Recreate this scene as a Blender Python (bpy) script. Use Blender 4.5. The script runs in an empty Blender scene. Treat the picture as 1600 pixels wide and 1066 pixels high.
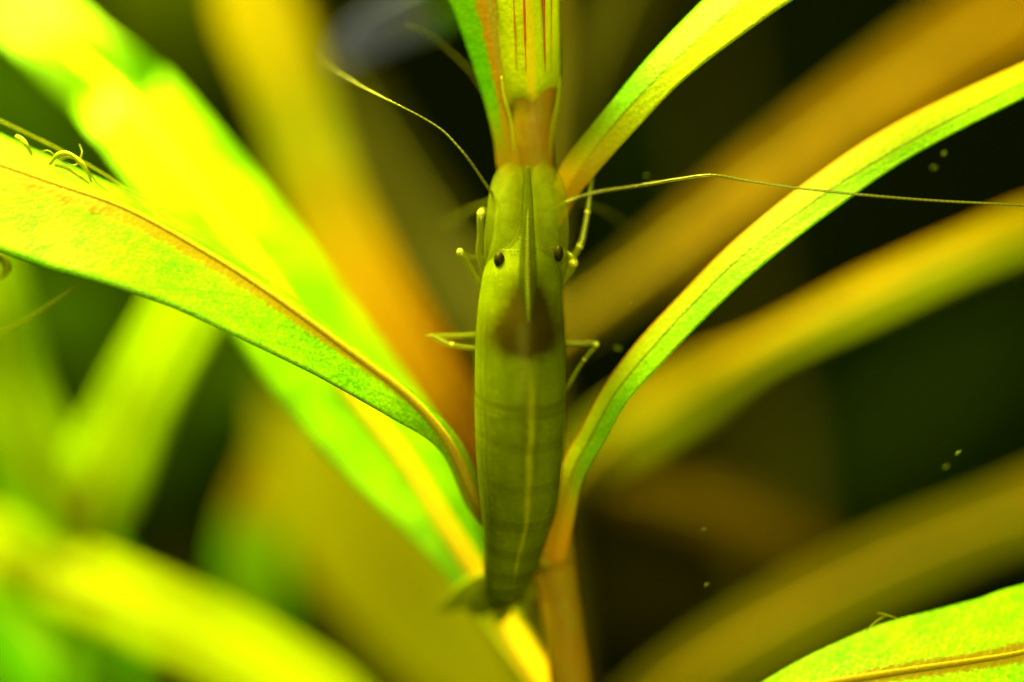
import bpy, math, random
from mathutils import Vector, noise
random.seed(7)
SC = bpy.context.scene
COL = SC.collection
MM = 0.001                      # everything below is laid out in millimetres
D = 200.0                       # camera to focus plane, mm
PX = 0.04                       # one photo pixel on the focus plane, mm
rad = math.radians

# ------------------------------------------------------------------ camera
cam = bpy.data.cameras.new('camera')
cam.sensor_width = 36.0; cam.sensor_fit = 'HORIZONTAL'
cam.lens = 36.0 * D / (1600 * PX)
cam.clip_start = 0.005; cam.clip_end = 5.0
cam.dof.use_dof = True
cam.dof.focus_distance = (D - 1.2) * MM
cam.dof.aperture_fstop = 4.4
cam.dof.aperture_blades = 0
camo = bpy.data.objects.new('camera', cam); COL.objects.link(camo)
camo.location = (0, -D * MM, 0); camo.rotation_euler = (rad(90), 0, 0)
SC.camera = camo

# ------------------------------------------------------------------ world, lamps, exposure
w = bpy.data.worlds.new('World'); SC.world = w; w.use_nodes = True
bg = w.node_tree.nodes['Background']
bg.inputs[0].default_value = (0.62, 0.85, 0.02, 1); bg.inputs[1].default_value = 0.012
def area(name, loc, target, size, power, color, spread=180):
    l = bpy.data.lights.new(name, 'AREA'); l.shape = 'RECTANGLE'
    l.size = size[0] * MM; l.size_y = size[1] * MM; l.energy = power; l.color = color; l.spread = rad(spread)
    o = bpy.data.objects.new(name, l); COL.objects.link(o)
    o.location = Vector(loc) * MM
    o.rotation_euler = (Vector(target) - Vector(loc)).to_track_quat('-Z', 'Y').to_euler()
    return o
# aquarium lamp hanging over the tank, a little to the left and in front
area('aquarium_lamp', (-54, 8, 135), (-18, 12, 0), (70, 46), 0.75, (1.0, 0.95, 0.05), 80)
# added fill lamp on the camera side, evens out the shrimp
area('front_fill', (25, -250, 60), (0, 0, 0), (120, 120), 1.2, (1.0, 0.97, 0.08))
SC.view_settings.view_transform = 'Standard'; SC.view_settings.look = 'None'
SC.view_settings.exposure = 0.0; SC.view_settings.gamma = 1.0
SC.view_settings.use_curve_mapping = False
SC.render.engine = 'CYCLES'
SC.cycles.use_denoising = True
SC.cycles.max_bounces = 10; SC.cycles.transparent_max_bounces = 24
SC.cycles.diffuse_bounces = 4; SC.cycles.transmission_bounces = 6
SC.cycles.caustics_reflective = False; SC.cycles.caustics_refractive = False
SC.cycles.sample_clamp_indirect = 4.0

# ------------------------------------------------------------------ helpers
def W(px, py, y):
    """photo pixel at depth y (mm behind the focus plane) -> millimetres"""
    k = PX * (D + y) / D
    return Vector(((px - 800) * k, y, (533 - py) * k))
def cr(P, t):
    """Catmull-Rom through the tuples P at t in 0..len-1"""
    n = len(P); i = min(int(t), n - 2); f = t - i
    a, b, c, d = P[max(i - 1, 0)], P[i], P[i + 1], P[min(i + 2, n - 1)]
    return [0.5 * (2 * q + (r - p) * f + (2 * p - 5 * q + 4 * r - s) * f * f + (3 * q - p - 3 * r + s) * f ** 3)
            for p, q, r, s in zip(a, b, c, d)]
def smooth(a, b, x):
    t = max(0.0, min(1.0, (x - a) / (b - a))); return t * t * (3 - 2 * t)
def tag(o, label=None, cat=None, group=None, kind=None):
    if label: o['label'] = label
    if cat: o['category'] = cat
    if group: o['group'] = group
    if kind: o['kind'] = kind
    return o
def thing(name, base, label, cat, group=None):
    o = bpy.data.objects.new(name, None); COL.objects.link(o)
    o.location = Vector(base) * MM; o.empty_display_size = 0.002
    o['base'] = [float(c) for c in base]
    return tag(o, label, cat, group)
def root_base(o):
    while o is not None:
        if 'base' in o: return Vector(o['base'])
        o = o.parent
    return Vector((0, 0, 0))
def mesh(name, verts, faces, mat, parent=None, uvs=None, smooth_on=True, colors=None, base=None):
    """verts in world mm; object sits at its thing's base"""
    b = root_base(parent) if parent else Vector(base if base is not None else (0, 0, 0))
    me = bpy.data.meshes.new(name)
    me.from_pydata([((v[0] - b.x) * MM, (v[1] - b.y) * MM, (v[2] - b.z) * MM) for v in verts], [], faces)
    if uvs is not None:
        uvl = me.uv_layers.new(name='UVMap')
        flat = []
        for l in me.loops: flat.extend(uvs[l.vertex_index])
        uvl.data.foreach_set('uv', flat)
    if colors is not None:
        ca = me.color_attributes.new('pigment', 'FLOAT_COLOR', 'POINT')
        flat = []
        for c in colors: flat.extend((c[0], c[1], c[2], c[3] if len(c) > 3 else 1.0))
        ca.data.foreach_set('color', flat)
    if smooth_on: me.polygons.foreach_set('use_smooth', [True] * len(me.polygons))
    me.materials.append(mat); me.update()
    o = bpy.data.objects.new(name, me); COL.objects.link(o)
    if parent: o.parent = parent
    else: o.location = b * MM
    if parent is None: o['base'] = [b.x, b.y, b.z]
    return o
def grid_faces(nu, nv, wrap=False):
    f = []
    for j in range(nv - 1):
        for i in range(nu if wrap else nu - 1):
            k = (i + 1) % nu
            f.append((j * nu + i, j * nu + k, (j + 1) * nu + k, (j + 1) * nu + i))
    return f
def tube(name, pts, radii, mat, parent=None, seg=10, sub=6, flat=1.0, base=None, wob=0.0):
    """pts: list of Vector mm; radii mm; smooth tapered tube with closed ends"""
    P = [(p[0], p[1], p[2], r) for p, r in zip(pts, radii)]
    n = (len(P) - 1) * sub + 1
    S = [cr(P, (len(P) - 1) * i / (n - 1)) for i in range(n)]
    C = [Vector(s[:3]) for s in S]; R = [max(1e-4, s[3]) for s in S]
    verts, uvs, L = [], [], 0.0
    up = Vector((0, -1, 0)); px = None
    for i in range(n):
        t = (C[min(i + 1, n - 1)] - C[max(i - 1, 0)]).normalized()
        if px is None:
            px = t.cross(up)
            if px.length < 0.1: px = t.cross(Vector((1, 0, 0)))
        px = (px - t * px.dot(t)).normalized(); py = t.cross(px)
        if i: L += (C[i] - C[i - 1]).length
        r = R[i] * (1 + wob * noise.noise(C[i] * 1.3))
        for k in range(seg):
            a = 2 * math.pi * k / seg
            verts.append(C[i] + px * (r * math.cos(a)) + py * (r * flat * math.sin(a)))
            uvs.append((k / seg, L))
    faces = grid_faces(seg, n, True)
    for end in (0, n - 1):
        d = (C[0] - C[1]) if end == 0 else (C[-1] - C[-2])
        tip = len(verts); verts.append(C[end] + d.normalized() * R[end] * 0.7); uvs.append((0, 0 if end == 0 else L))
        for k in range(seg):
            a, b = end * seg + k, end * seg + (k + 1) % seg
            faces.append((b, a, tip) if end == 0 else (a, b, tip))
    return mesh(name, verts, faces, mat, parent, uvs, base=base)

# ------------------------------------------------------------------ node materials
class NT:
    def __init__(s, name):
        s.m = bpy.data.materials.new(name); s.m.use_nodes = True
        s.t = s.m.node_tree; s.t.nodes.clear()
        s.out = s.n('ShaderNodeOutputMaterial')
    def n(s, k, **kw):
        d = s.t.nodes.new(k)
        for a, b in kw.items(): setattr(d, a, b)
        return d
    def put(s, sock, v):
        if v is None: return
        if hasattr(v, 'is_output'): s.t.links.new(v, sock)
        elif isinstance(v, (tuple, list)) and len(v) == 3 and sock.type == 'RGBA': sock.default_value = (*v, 1)
        else: sock.default_value = v
    def math(s, op, a, b=None, c=None):
        d = s.n('ShaderNodeMath', operation=op)
        s.put(d.inputs[0], a); s.put(d.inputs[1], b); s.put(d.inputs[2], c)
        return d.outputs[0]
    def mix(s, f, a, b, blend='MIX'):
        d = s.n('ShaderNodeMix', data_type='RGBA', blend_type=blend)
        s.put(d.inputs[0], f); s.put(d.inputs[6], a); s.put(d.inputs[7], b)
        return d.outputs[2]
    def ramp(s, v, lo, hi, a=0.0, b=1.0):
        d = s.n('ShaderNodeMapRange', interpolation_type='SMOOTHSTEP')
        s.put(d.inputs[0], v)
        for i, x in enumerate((lo, hi, a, b)): s.put(d.inputs[i + 1], x)
        return d.outputs[0]
    def mm(s):
        tc = s.n('ShaderNodeTexCoord'); v = s.n('ShaderNodeVectorMath', operation='SCALE')
        s.put(v.inputs[0], tc.outputs['Object']); v.inputs[3].default_value = 1000.0
        return v.outputs[0]
    def noise(s, vec, scale, detail=3.0, rough=0.55):
        d = s.n('ShaderNodeTexNoise'); s.put(d.inputs['Vector'], vec)
        d.inputs['Scale'].default_value = scale; d.inputs['Detail'].default_value = detail
        d.inputs['Roughness'].default_value = rough
        return d.outputs[0]
    def uv(s):
        a = s.n('ShaderNodeUVMap'); x = s.n('ShaderNodeSeparateXYZ'); s.put(x.inputs[0], a.outputs[0])
        return a.outputs[0], x.outputs[0], x.outputs[1]
    def bump(s, h, strength, dist):
        d = s.n('ShaderNodeBump'); d.inputs['Strength'].default_value = strength
        d.inputs['Distance'].default_value = dist * MM; s.put(d.inputs['Height'], h)
        return d.outputs[0]
    def pbr(s, col, rough=0.5, normal=None, spec=0.3, coat=0.0, sss=0.0, sssr=(1, 1, .3), ssss=0.5):
        d = s.n('ShaderNodeBsdfPrincipled')
        s.put(d.inputs['Base Color'], col); s.put(d.inputs['Roughness'], rough); s.put(d.inputs['Normal'], normal)
        d.inputs['Specular IOR Level'].default_value = spec; d.inputs['Coat Weight'].default_value = coat
        d.inputs['Coat Roughness'].default_value = 0.2
        if sss:
            d.inputs['Subsurface Weight'].default_value = sss
            d.inputs['Subsurface Radius'].default_value = sssr
            d.inputs['Subsurface Scale'].default_value = ssss * MM
        return d.outputs[0]
    def sh(s, f, a, b):
        d = s.n('ShaderNodeMixShader'); s.put(d.inputs[0], f); s.put(d.inputs[1], a); s.put(d.inputs[2], b)
        return d.outputs[0]
    def done(s, shader):
        s.t.links.new(shader, s.out.inputs[0]); return s.m

def leaf_mat(name, green, green2, rib, base=None, base_to=0.2, tip=None, tip_from=0.8, rib_w=0.06, trans=0.45,
             rough=0.42, spec=0.25, mottle=0.5, relief=0.35, edge=None, fine=True, base_from=0.0, half=None, half_side=0, half_soft=0.02, edge_side=0):
    """leaf pigment: green with mottling, a midrib stripe, an own base and tip colour; u across, v along"""
    m = NT(name); p = m.mm(); uvv, u, v = m.uv()
    big = m.noise(p, 0.22, 2); mid = m.noise(p, 1.1, 4, 0.6)
    if not fine: green = tuple(0.8 * x for x in green); green2 = tuple(1.15 * x for x in green2)
    c = m.mix(m.ramp(m.math('ADD', m.math('MULTIPLY', big, 0.6), m.math('MULTIPLY', mid, 0.4)), 0.38, 0.62), green, green2)
    if half is not None:
        c = m.mix(m.ramp(m.math('ADD', u, m.math('MULTIPLY', m.math('SUBTRACT', mid, 0.5), half_soft)), 0.5 - (half_soft if half_side else -half_soft), 0.5 + (half_soft if half_side else -half_soft)), c, half)
    au = m.math('ABSOLUTE', m.math('SUBTRACT', u, 0.5))
    if fine:
        # cells and tiny pale blisters of the leaf skin
        vo = m.n('ShaderNodeTexVoronoi'); m.put(vo.inputs['Vector'], p); vo.inputs['Scale'].default_value = 3.2
        cell = vo.outputs['Distance']
        fn = m.noise(p, 4.5, 3, 0.6)
        c = m.mix(m.math('MULTIPLY', m.ramp(fn, 0.42, 0.66), mottle), c, tuple(min(1, x * 1.9 + 0.02 * (i < 2)) for i, x in enumerate(green2)))
        c = m.mix(m.math('MULTIPLY', m.ramp(fn, 0.5, 0.3), mottle * 0.8), c, tuple(x * 0.55 for x in green))
        # side veins running off the midrib
        sv = m.math('SINE', m.math('MULTIPLY', m.math('ADD', v, m.math('MULTIPLY', au, -0.32)), 95.0))
        c = m.mix(m.math('MULTIPLY', m.ramp(sv, 0.86, 1.0), 0.22), c, tuple(x * 0.6 for x in green))
    if edge is not None:
        c = m.mix(m.math('MULTIPLY', m.ramp(m.math('ADD', m.math('SUBTRACT', u, 0.5) if edge_side else au, m.math('MULTIPLY', m.math('SUBTRACT', mid, 0.5), 0.06)), 0.40, 0.49), 0.8), c, edge)
    jag = m.math('ADD', au, m.math('MULTIPLY', m.math('SUBTRACT', m.noise(p, 2.0, 4, 0.65), 0.5), rib_w * 0.9))
    c = m.mix(m.ramp(jag, rib_w, rib_w * 0.45), c, rib)
    if base is not None:
        vb = m.math('ADD', v, m.math('MULTIPLY', m.math('SUBTRACT', mid, 0.5), 0.05))
        c = m.mix(m.ramp(vb, base_to, base_from + base_to * 0.35), c, base)
    if tip is not None:
        c = m.mix(m.ramp(v, tip_from, min(1.0, tip_from + 0.2)), c, tip)
    nrm = None
    if fine:
        h = m.math('ADD', m.math('MULTIPLY', cell, 0.5), m.math('ADD', m.math('MULTIPLY', mid, 0.7), m.math('MULTIPLY', sv, 0.06)))
        nrm = m.bump(h, relief, 0.25)
    s = m.pbr(c, rough, nrm, spec)
    tr = m.n('ShaderNodeBsdfTranslucent'); m.put(tr.inputs[0], m.mix(0.35, c, m.mix(1.0, c, c, 'SCREEN'))); m.put(tr.inputs[1], nrm)
    return m.done(m.sh(trans, s, tr.outputs[0]))

def stem_mat(name, a, b, streak, rough=0.45, z0=None):
    m = NT(name); p = m.mm(); uvv, u, v = m.uv()
    mp = m.n('ShaderNodeMapping'); m.put(mp.inputs[0], p); mp.inputs['Scale'].default_value = (3.2, 3.2, 0.22)
    st = m.noise(mp.outputs[0], 1.6, 4, 0.65)
    c = m.mix(m.ramp(m.noise(p, 0.25, 3), 0.35, 0.65), a, b)
    c = m.mix(m.math('MULTIPLY', m.ramp(st, 0.48, 0.62), 0.75), c, streak)
    fl = m.noise(p, 5.0, 2)
    c = m.mix(m.math('MULTIPLY', m.ramp(fl, 0.62, 0.72), 0.4), c, tuple(min(1, 1.5 * x + .05) for x in a))
    nr = m.bump(m.math('ADD', st, m.math('MULTIPLY', fl, 0.3)), 0.3, 0.2)
    s = m.pbr(c, rough, nr, 0.3, sss=0.5, sssr=(1, .8, .1), ssss=0.6)
    return m.done(s)
def plain(name, col, rough=0.5, spec=0.3, scale=1.5, var=0.35, trans=0.0):
    m = NT(name); p = m.mm()
    c = m.mix(m.math('MULTIPLY', m.ramp(m.noise(p, scale, 3), 0.35, 0.65), var), col, tuple(x * 0.5 for x in col))
    s = m.pbr(c, rough, m.bump(m.noise(p, scale * 3, 2), 0.2, 0.1), spec)
    if trans:
        t = m.n('ShaderNodeBsdfTransparent'); s = m.sh(trans, s, t.outputs[0])
    return m.done(s)

G1, G2 = (0.085, 0.30, 0.002), (0.20, 0.42, 0.003)        # fresh leaf greens
ORANGE = (0.42, 0.19, 0.004); BROWN = (0.26, 0.14, 0.006); YEL = (0.46, 0.40, 0.004)
M = {}
M['leaf_front'] = leaf_mat('leaf_front', (0.065, 0.24, 0.001), (0.15, 0.32, 0.002), (0.19, 0.14, 0.002), base=(0.15, 0.115, 0.002), base_to=0.34, rib_w=0.15, relief=0.16, mottle=0.28)
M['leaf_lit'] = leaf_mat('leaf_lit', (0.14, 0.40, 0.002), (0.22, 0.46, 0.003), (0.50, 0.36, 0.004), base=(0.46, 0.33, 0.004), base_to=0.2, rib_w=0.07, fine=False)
M['leaf_long'] = leaf_mat('leaf_long', (0.12, 0.33, 0.002), (0.18, 0.38, 0.003), (0.06, 0.11, 0.001), base=(0.40, 0.22, 0.004), base_to=0.30, rib_w=0.035, edge=ORANGE, edge_side=1, relief=0.2, mottle=0.25, half=(0.30, 0.34, 0.003), half_side=1, half_soft=0.22)
M['leaf_upper'] = leaf_mat('leaf_upper', (0.08, 0.30, 0.002), (0.11, 0.33, 0.003), (0.08, 0.16, 0.002), base=(0.42, 0.25, 0.004), base_to=0.5, rib_w=0.05, relief=0.2, mottle=0.25, half=(0.24, 0.27, 0.002), half_side=0, half_soft=0.06)
M['leaf_top'] = leaf_mat('leaf_top', (0.07, 0.30, 0.002), (0.12, 0.34, 0.003), (0.36, 0.20, 0.004), base=(0.32, 0.22, 0.004), base_to=0.42, rib_w=0.16, relief=0.2, mottle=0.2, half=(0.30, 0.19, 0.003), half_side=0)
M['leaf_bud'] = leaf_mat('leaf_bud', (0.42, 0.46, 0.003), (0.36, 0.44, 0.003), (0.55, 0.46, 0.004), rib_w=0.10, relief=0.2, mottle=0.15, trans=0.4)
M['leaf_corner'] = leaf_mat('leaf_corner', (0.11, 0.36, 0.002), (0.24, 0.48, 0.003), (0.20, 0.15, 0.003), rib_w=0.12, relief=0.3, mottle=0.4)
M['leaf_grey_sheen'] = leaf_mat('leaf_grey_sheen', (0.07, 0.20, 0.02), (0.12, 0.25, 0.03), (0.15, 0.18, 0.02), tip=(0.13, 0.14, 0.95), tip_from=0.35, rib_w=0.05, fine=False, trans=0.3)  # sheen of the wet leaf painted as a blue-grey tip colour
M['vein'] = plain('vein', (0.30, 0.06, 0.003), 0.5)
M['rib_front'] = stem_mat('rib_front', (0.19, 0.14, 0.002), (0.16, 0.13, 0.002), (0.20, 0.10, 0.002), rough=0.8)
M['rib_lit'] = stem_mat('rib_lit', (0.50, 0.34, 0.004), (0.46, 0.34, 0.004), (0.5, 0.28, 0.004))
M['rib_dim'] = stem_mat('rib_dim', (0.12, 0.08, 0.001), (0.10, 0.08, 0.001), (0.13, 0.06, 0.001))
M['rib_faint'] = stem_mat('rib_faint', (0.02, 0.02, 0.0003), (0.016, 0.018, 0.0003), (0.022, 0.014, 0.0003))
M['stem'] = stem_mat('stem', (0.20, 0.115, 0.002), (0.17, 0.13, 0.002), (0.19, 0.07, 0.002))
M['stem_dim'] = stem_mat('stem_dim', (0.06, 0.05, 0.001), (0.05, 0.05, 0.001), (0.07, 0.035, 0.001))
def bgmat(name, g, g2=None, **k):
    k.setdefault('spec', 0.0); k.setdefault('rough', 0.6)
    return leaf_mat(name, g, g2 or g, k.pop('rib', tuple(x * 0.9 for x in g)), fine=False, **k)

# ------------------------------------------------------------------ leaf builder
def leaf(plant, st, mat, name='leaf', rib=None, rib_r=(0.5, 0.12), na=15, sub=9, wave=0.0, curl=0.0, label=None, thick=0.16, rib_off=0.0, seed=0):
    """st rows: px, py, depth, width left, width right (photo px), tilt left, tilt right (deg, + = edge lies farther back)"""
    n = (len(st) - 1) * sub + 1
    S = [cr(st, (len(st) - 1) * i / (n - 1)) for i in range(n)]
    verts, uvs, mids = [], [], []
    for i, s in enumerate(S):
        a, b = S[max(i - 1, 0)], S[min(i + 1, n - 1)]
        tx, ty = b[0] - a[0], b[1] - a[1]; l = math.hypot(tx, ty) or 1; tx /= l; ty /= l
        lx, ly = ty, -tx
        v = i / (n - 1)
        for k in range(na):
            q = 2 * k / (na - 1) - 1                  # -1 right edge .. +1 left edge
            w_, r_ = (s[3], s[5]) if q >= 0 else (s[4], s[6])
            w_ = max(0.3, w_) * (1 + wave * noise.noise(Vector((v * 9 + seed, 3.1 if q > 0 else 7.7, 0))))
            off = q * w_
            dz = abs(off) * PX * math.tan(rad(r_)) + curl * q * q * w_ * PX
            dz += wave * 2.2 * abs(q) * noise.noise(Vector((v * 7 + seed, q * 1.4, 2.2)))
            verts.append(W(s[0] + lx * off, s[1] + ly * off, s[2] + dz)); uvs.append((0.5 + q / 2, v))
        mids.append((W(s[0], s[1], s[2]), v))
    o = mesh(name, verts, grid_faces(na, n), mat, plant, uvs)
    if label: o['label'] = label
    md = o.modifiers.new('thickness', 'SOLIDIFY'); md.thickness = thick * MM; md.offset = 0
    if rib:
        pts = [p + Vector((0, -0.04 - rib_off, 0)) for p, v in mids[::3]]
        rr = [rib_r[0] + (rib_r[1] - rib_r[0]) * v for p, v in mids[::3]]
        tube('midrib', pts, rr, rib, o, seg=8, sub=2, flat=0.6)
    return o

# ------------------------------------------------------------------ setting: the dark back of the tank
m = NT('tank_back'); p = m.mm()
c = m.mix(m.ramp(m.noise(p, 0.012, 2), 0.35, 0.7), (0.006, 0.009, 0.0003), (0.010, 0.020, 0.0004))
M['tank_back'] = m.done(m.pbr(c, 0.9, None, 0.05))
vs = []
for j in range(9):
    for i in range(17):
        x = -400 + 50 * i; z = -300 + 75 * j
        vs.append((x, 230 - 0.0006 * x * x + 4 * noise.noise(Vector((x * .02, z * .02, 0))), z))
tag(mesh('tank_back_wall', vs, grid_faces(17, 9), M['tank_back'], None), kind='structure', label='dark green unlit back of the aquarium')

# ------------------------------------------------------------------ the plant the shrimp climbs
front = thing('stem_plant', W(915, 1300, 6), 'reddish green stem plant in the middle that the shrimp clings to', 'water plant')
stem_pts = [(915, 1300, 6, 36), (893, 1080, 5.5, 35), (879, 960, 5, 32), (868, 885, 4.6, 33), (864, 862, 4.5, 36), (857, 760, 4.5, 31), (846, 500, 4, 31),
            (838, 330, 3.2, 33), (834, 230, 2.4, 31), (833, 165, 2.2, 34), (833, 135, 2.2, 38), (832, 40, 2.4, 30), (828, -160, 3, 26)]
tube('stem', [W(*q[:3]) for q in stem_pts], [q[3] * PX for q in stem_pts], M['stem'], front, seg=22, sub=9, wob=0.03)

leaf(front, [(866, 884, 3.6, 12, 12, 0, 0), (805, 858, 2.6, 15, 15, 0, 0), (748, 788, 1.6, 18, 17, -15, 20), (702, 695, 0.6, 17, 17, -20, 30),
             (640, 622, 0.2, 42, 9, -30, 55), (540, 545, 0, 58, 11, -32, 60), (430, 465, 0, 84, 15, -35, 62), (330, 400, 0.2, 98, 23, -35, 60),
             (200, 328, 0.3, 122, 24, -35, 60), (80, 285, 0.4, 128, 34, -33, 55), (-60, 235, 0.6, 124, 45, -30, 50), (-200, 175, 0.8, 90, 50, -30, 50),
             (-330, 110, 1, 2, 2, -30, 50)],
     M['leaf_front'], rib=M['rib_front'], rib_r=(0.38, 0.07), na=25, sub=12, wave=0.05, seed=1,
     rib_off=0.04, label='sharp bright green leaf with a brown midrib')
leaf(front, [(862, 890, 3.4, 14, 14, 20, 20), (868, 868, 2.8, 17, 16, 25, 15), (880, 810, 2.0, 17, 17, 30, 10), (894, 741, 1.2, 19, 19, 35, -10), (928, 677, 0.8, 20, 20, 35, -20),
             (963, 614, 0.5, 21, 22, 40, -30), (1016, 549, 0.3, 24, 26, 42, -35), (1078, 482, 0.2, 24, 28, 42, -38), (1165, 397, 0.2, 26, 31, 42, -38),
             (1290, 304, 0.4, 32, 27, 42, -38), (1420, 224, 0.7, 36, 20, 40, -35), (1600, 131, 1.2, 29, 20, 40, -35), (1750, 65, 1.8, 24, 18, 40, -35), (1900, 10, 2.4, 2, 2, 40, -35)],
     M['leaf_long'], na=19, sub=10, wave=0.02, seed=2, label='long arching yellow green leaf with an orange edge')
leaf(front, [(868, 352, 2.2, 9, 9, 10, 10), (884, 305, 1.2, 20, 17, 20, 10), (908, 262, 0.6, 27, 24, 30, 0), (970, 184, 0, 26, 30, 40, -20), (1050, 100, -0.4, 33, 31, 45, -28),
             (1160, 0, -0.6, 40, 44, 45, -30), (1270, -80, -0.6, 44, 46, 45, -30), (1400, -150, -0.4, 3, 3, 40, -30)],
     M['leaf_upper'], na=19, sub=10, seed=3, label='upper leaf with a reddish base bending away from the stem')
leaf(front, [(824, 345, 2.6, 10, 8, 10, 10), (806, 268, 1.8, 26, 12, 15, 10), (795, 215, 1.4, 23, 10, 20, 10), (783, 150, 1.1, 27, 10, 25, 10), (770, 80, 0.8, 36, 12, 28, 10),
             (757, 10, 0.5, 48, 20, 28, 10), (740, -70, 0.2, 64, 34, 28, 10), (715, -170, 0, 60, 50, 28, 10), (690, -280, 0, 3, 3, 20, 10)],
     M['leaf_top'], na=19, sub=10, seed=4, label='narrow green leaf with a broad orange midrib along the stem')
bud = leaf(front, [(833, 158, 0.9, 36, 33, 30, 30), (832, 150, 0.6, 42, 39, 30, 30), (830, 138, 0.3, 46, 43, 25, 25), (829, 110, 0.0, 48, 46, 22, 22), (827, 60, -0.4, 48, 47, 20, 20),
                   (824, 0, -0.9, 50, 48, 18, 18), (820, -80, -1.4, 54, 50, 18, 18), (815, -180, -2, 40, 40, 18, 18), (812, -260, -2.4, 3, 3, 18, 18)],
           M['leaf_bud'], name='bud_leaf', na=21, sub=9, curl=0.55, thick=0.2, label='pale folded young leaf with dark red streaks')
for a, b, r in ((814, 822, 0.07), (845, 852, 0.09), (797, 807, 0.05), (863, 861, 0.035)):
    tube('vein', [W(a + (b - a) * t, -150 + 262 * t, -2.0 + (2.0 + (0.25 if r < .06 else 0.02)) * t - 0.17 + (0.35 if r < .06 else 0.0)) for t in (0, .25, .5, .75, 1)],
         [r * 1.3, r * 1.3, r * 1.2, r, r * 0.3], M['vein'], bud, seg=8, sub=5, wob=0.5)
for x0, y0, x1, y1, off in ((803, 236, 784, 120, -1.0), (860, 250, 875, 120, 0.0)):      # raised margins that run down the stem
    tube('leaf_sheath', [W(x0, y0, 1.9 + off), W(x0 + (x1 - x0) * .25, y0 + (y1 - y0) * .4, 1.7 + off), W(x1 - (x1 - x0) * .25, y0 + (y1 - y0) * .7, 1.4 + off), W(x1, y1, 1.0 + off)],
         [0.03, 0.07, 0.10, 0.06], M['leaf_bud'], front, seg=8, sub=6)
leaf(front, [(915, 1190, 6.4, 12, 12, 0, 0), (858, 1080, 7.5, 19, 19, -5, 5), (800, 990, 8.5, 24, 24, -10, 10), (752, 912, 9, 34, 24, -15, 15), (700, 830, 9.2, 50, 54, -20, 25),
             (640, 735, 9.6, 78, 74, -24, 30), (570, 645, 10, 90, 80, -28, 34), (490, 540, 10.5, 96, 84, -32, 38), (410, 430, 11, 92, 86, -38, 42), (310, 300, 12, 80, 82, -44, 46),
             (225, 195, 14, 72, 78, -44, 46), (192, 160, 15, 68, 74, -44, 46), (165, 128, 16, 62, 66, 4, -4), (125, 95, 16.4, 60, 62, 0, 0), (65, 40, 17.5, 58, 60, -24, 24), (-60, -70, 22, 50, 50, -20, 20), (-190, -170, 24, 3, 3, -20, 20)],  # bend added in the shape to imitate a cast shadow band
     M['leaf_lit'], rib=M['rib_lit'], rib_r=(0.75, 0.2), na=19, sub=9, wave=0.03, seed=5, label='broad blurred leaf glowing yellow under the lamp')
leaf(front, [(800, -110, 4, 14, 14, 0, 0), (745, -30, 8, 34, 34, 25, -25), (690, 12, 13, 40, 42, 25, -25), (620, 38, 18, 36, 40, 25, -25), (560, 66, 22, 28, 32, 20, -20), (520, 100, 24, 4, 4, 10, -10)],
     M['leaf_grey_sheen'], rib=M['rib_dim'], rib_r=(0.35, 0.08), na=15, sub=8, wave=0.03, seed=6, label='blurred leaf tip with a painted grey sheen')

# ------------------------------------------------------------------ the plant behind
back = thing('stem_plant', W(905, 1330, 36), 'brownish orange stem plant out of focus right behind the climbed plant', 'water plant')
bp = [(905, 1330, 36, 30), (880, 1000, 36, 28), (858, 760, 36, 26), (845, 520, 36, 24), (850, 300, 37, 22), (858, 100, 38, 20), (862, -150, 39, 16)]
tube('stem', [W(*q[:3]) for q in bp], [q[3] * PX * 1.18 for q in bp], M['stem_dim'], back, seg=14, sub=6)
OR1 = bgmat('leaf_orange', (0.115, 0.062, 0.001), (0.13, 0.068, 0.001), base=(0.034, 0.032, 0.001), base_to=0.46, edge=(0.05, 0.05, 0.001), trans=0.4)
OR2 = bgmat('leaf_yellow_brown', (0.20, 0.18, 0.001), (0.23, 0.17, 0.001), base=(0.10, 0.12, 0.001), base_to=0.45, edge=(0.26, 0.11, 0.001), edge_side=1, half=(0.10, 0.125, 0.001), half_side=0, half_soft=0.25, trans=0.4)
OR3 = bgmat('leaf_dull_brown', (0.10, 0.055, 0.001), (0.09, 0.05, 0.001), trans=0.3)
OR4 = bgmat('leaf_ochre', (0.075, 0.068, 0.001), (0.08, 0.055, 0.001), edge=(0.05, 0.055, 0.001), half=(0.055, 0.058, 0.001), half_side=0, half_soft=0.3, trans=0.35)
OL1 = bgmat('leaf_olive_orange', (0.085, 0.105, 0.001), (0.10, 0.12, 0.001), base=(0.58, 0.26, 0.001), base_to=0.72, tip=(0.16, 0.13, 0.001), tip_from=0.66, trans=0.4)
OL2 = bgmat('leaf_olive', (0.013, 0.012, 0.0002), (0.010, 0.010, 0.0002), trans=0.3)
OL3 = bgmat('leaf_olive_wide', (0.15, 0.14, 0.0006), (0.10, 0.105, 0.0006), trans=0.35)
def bleaf(st, mat, label=None, plant=back, **k):
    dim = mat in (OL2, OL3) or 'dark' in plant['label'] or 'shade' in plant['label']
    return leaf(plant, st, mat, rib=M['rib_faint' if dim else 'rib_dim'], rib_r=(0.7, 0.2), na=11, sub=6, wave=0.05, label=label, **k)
bleaf([(846, 540, 35, 14, 14, 20, -20), (920, 490, 34, 30, 30, 25, -25), (1010, 425, 33, 38, 34, 25, -25), (1150, 318, 32, 48, 42, 25, -30), (1330, 185, 31, 60, 54, 25, -30), (1500, 70, 30, 70, 64, 25, -30), (1700, -50, 30, 64, 60, 25, -30), (1880, -150, 30, 4, 4, 20, -20)], OR1, 'orange brown blurred leaf slanting up to the right', seed=11)
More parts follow.
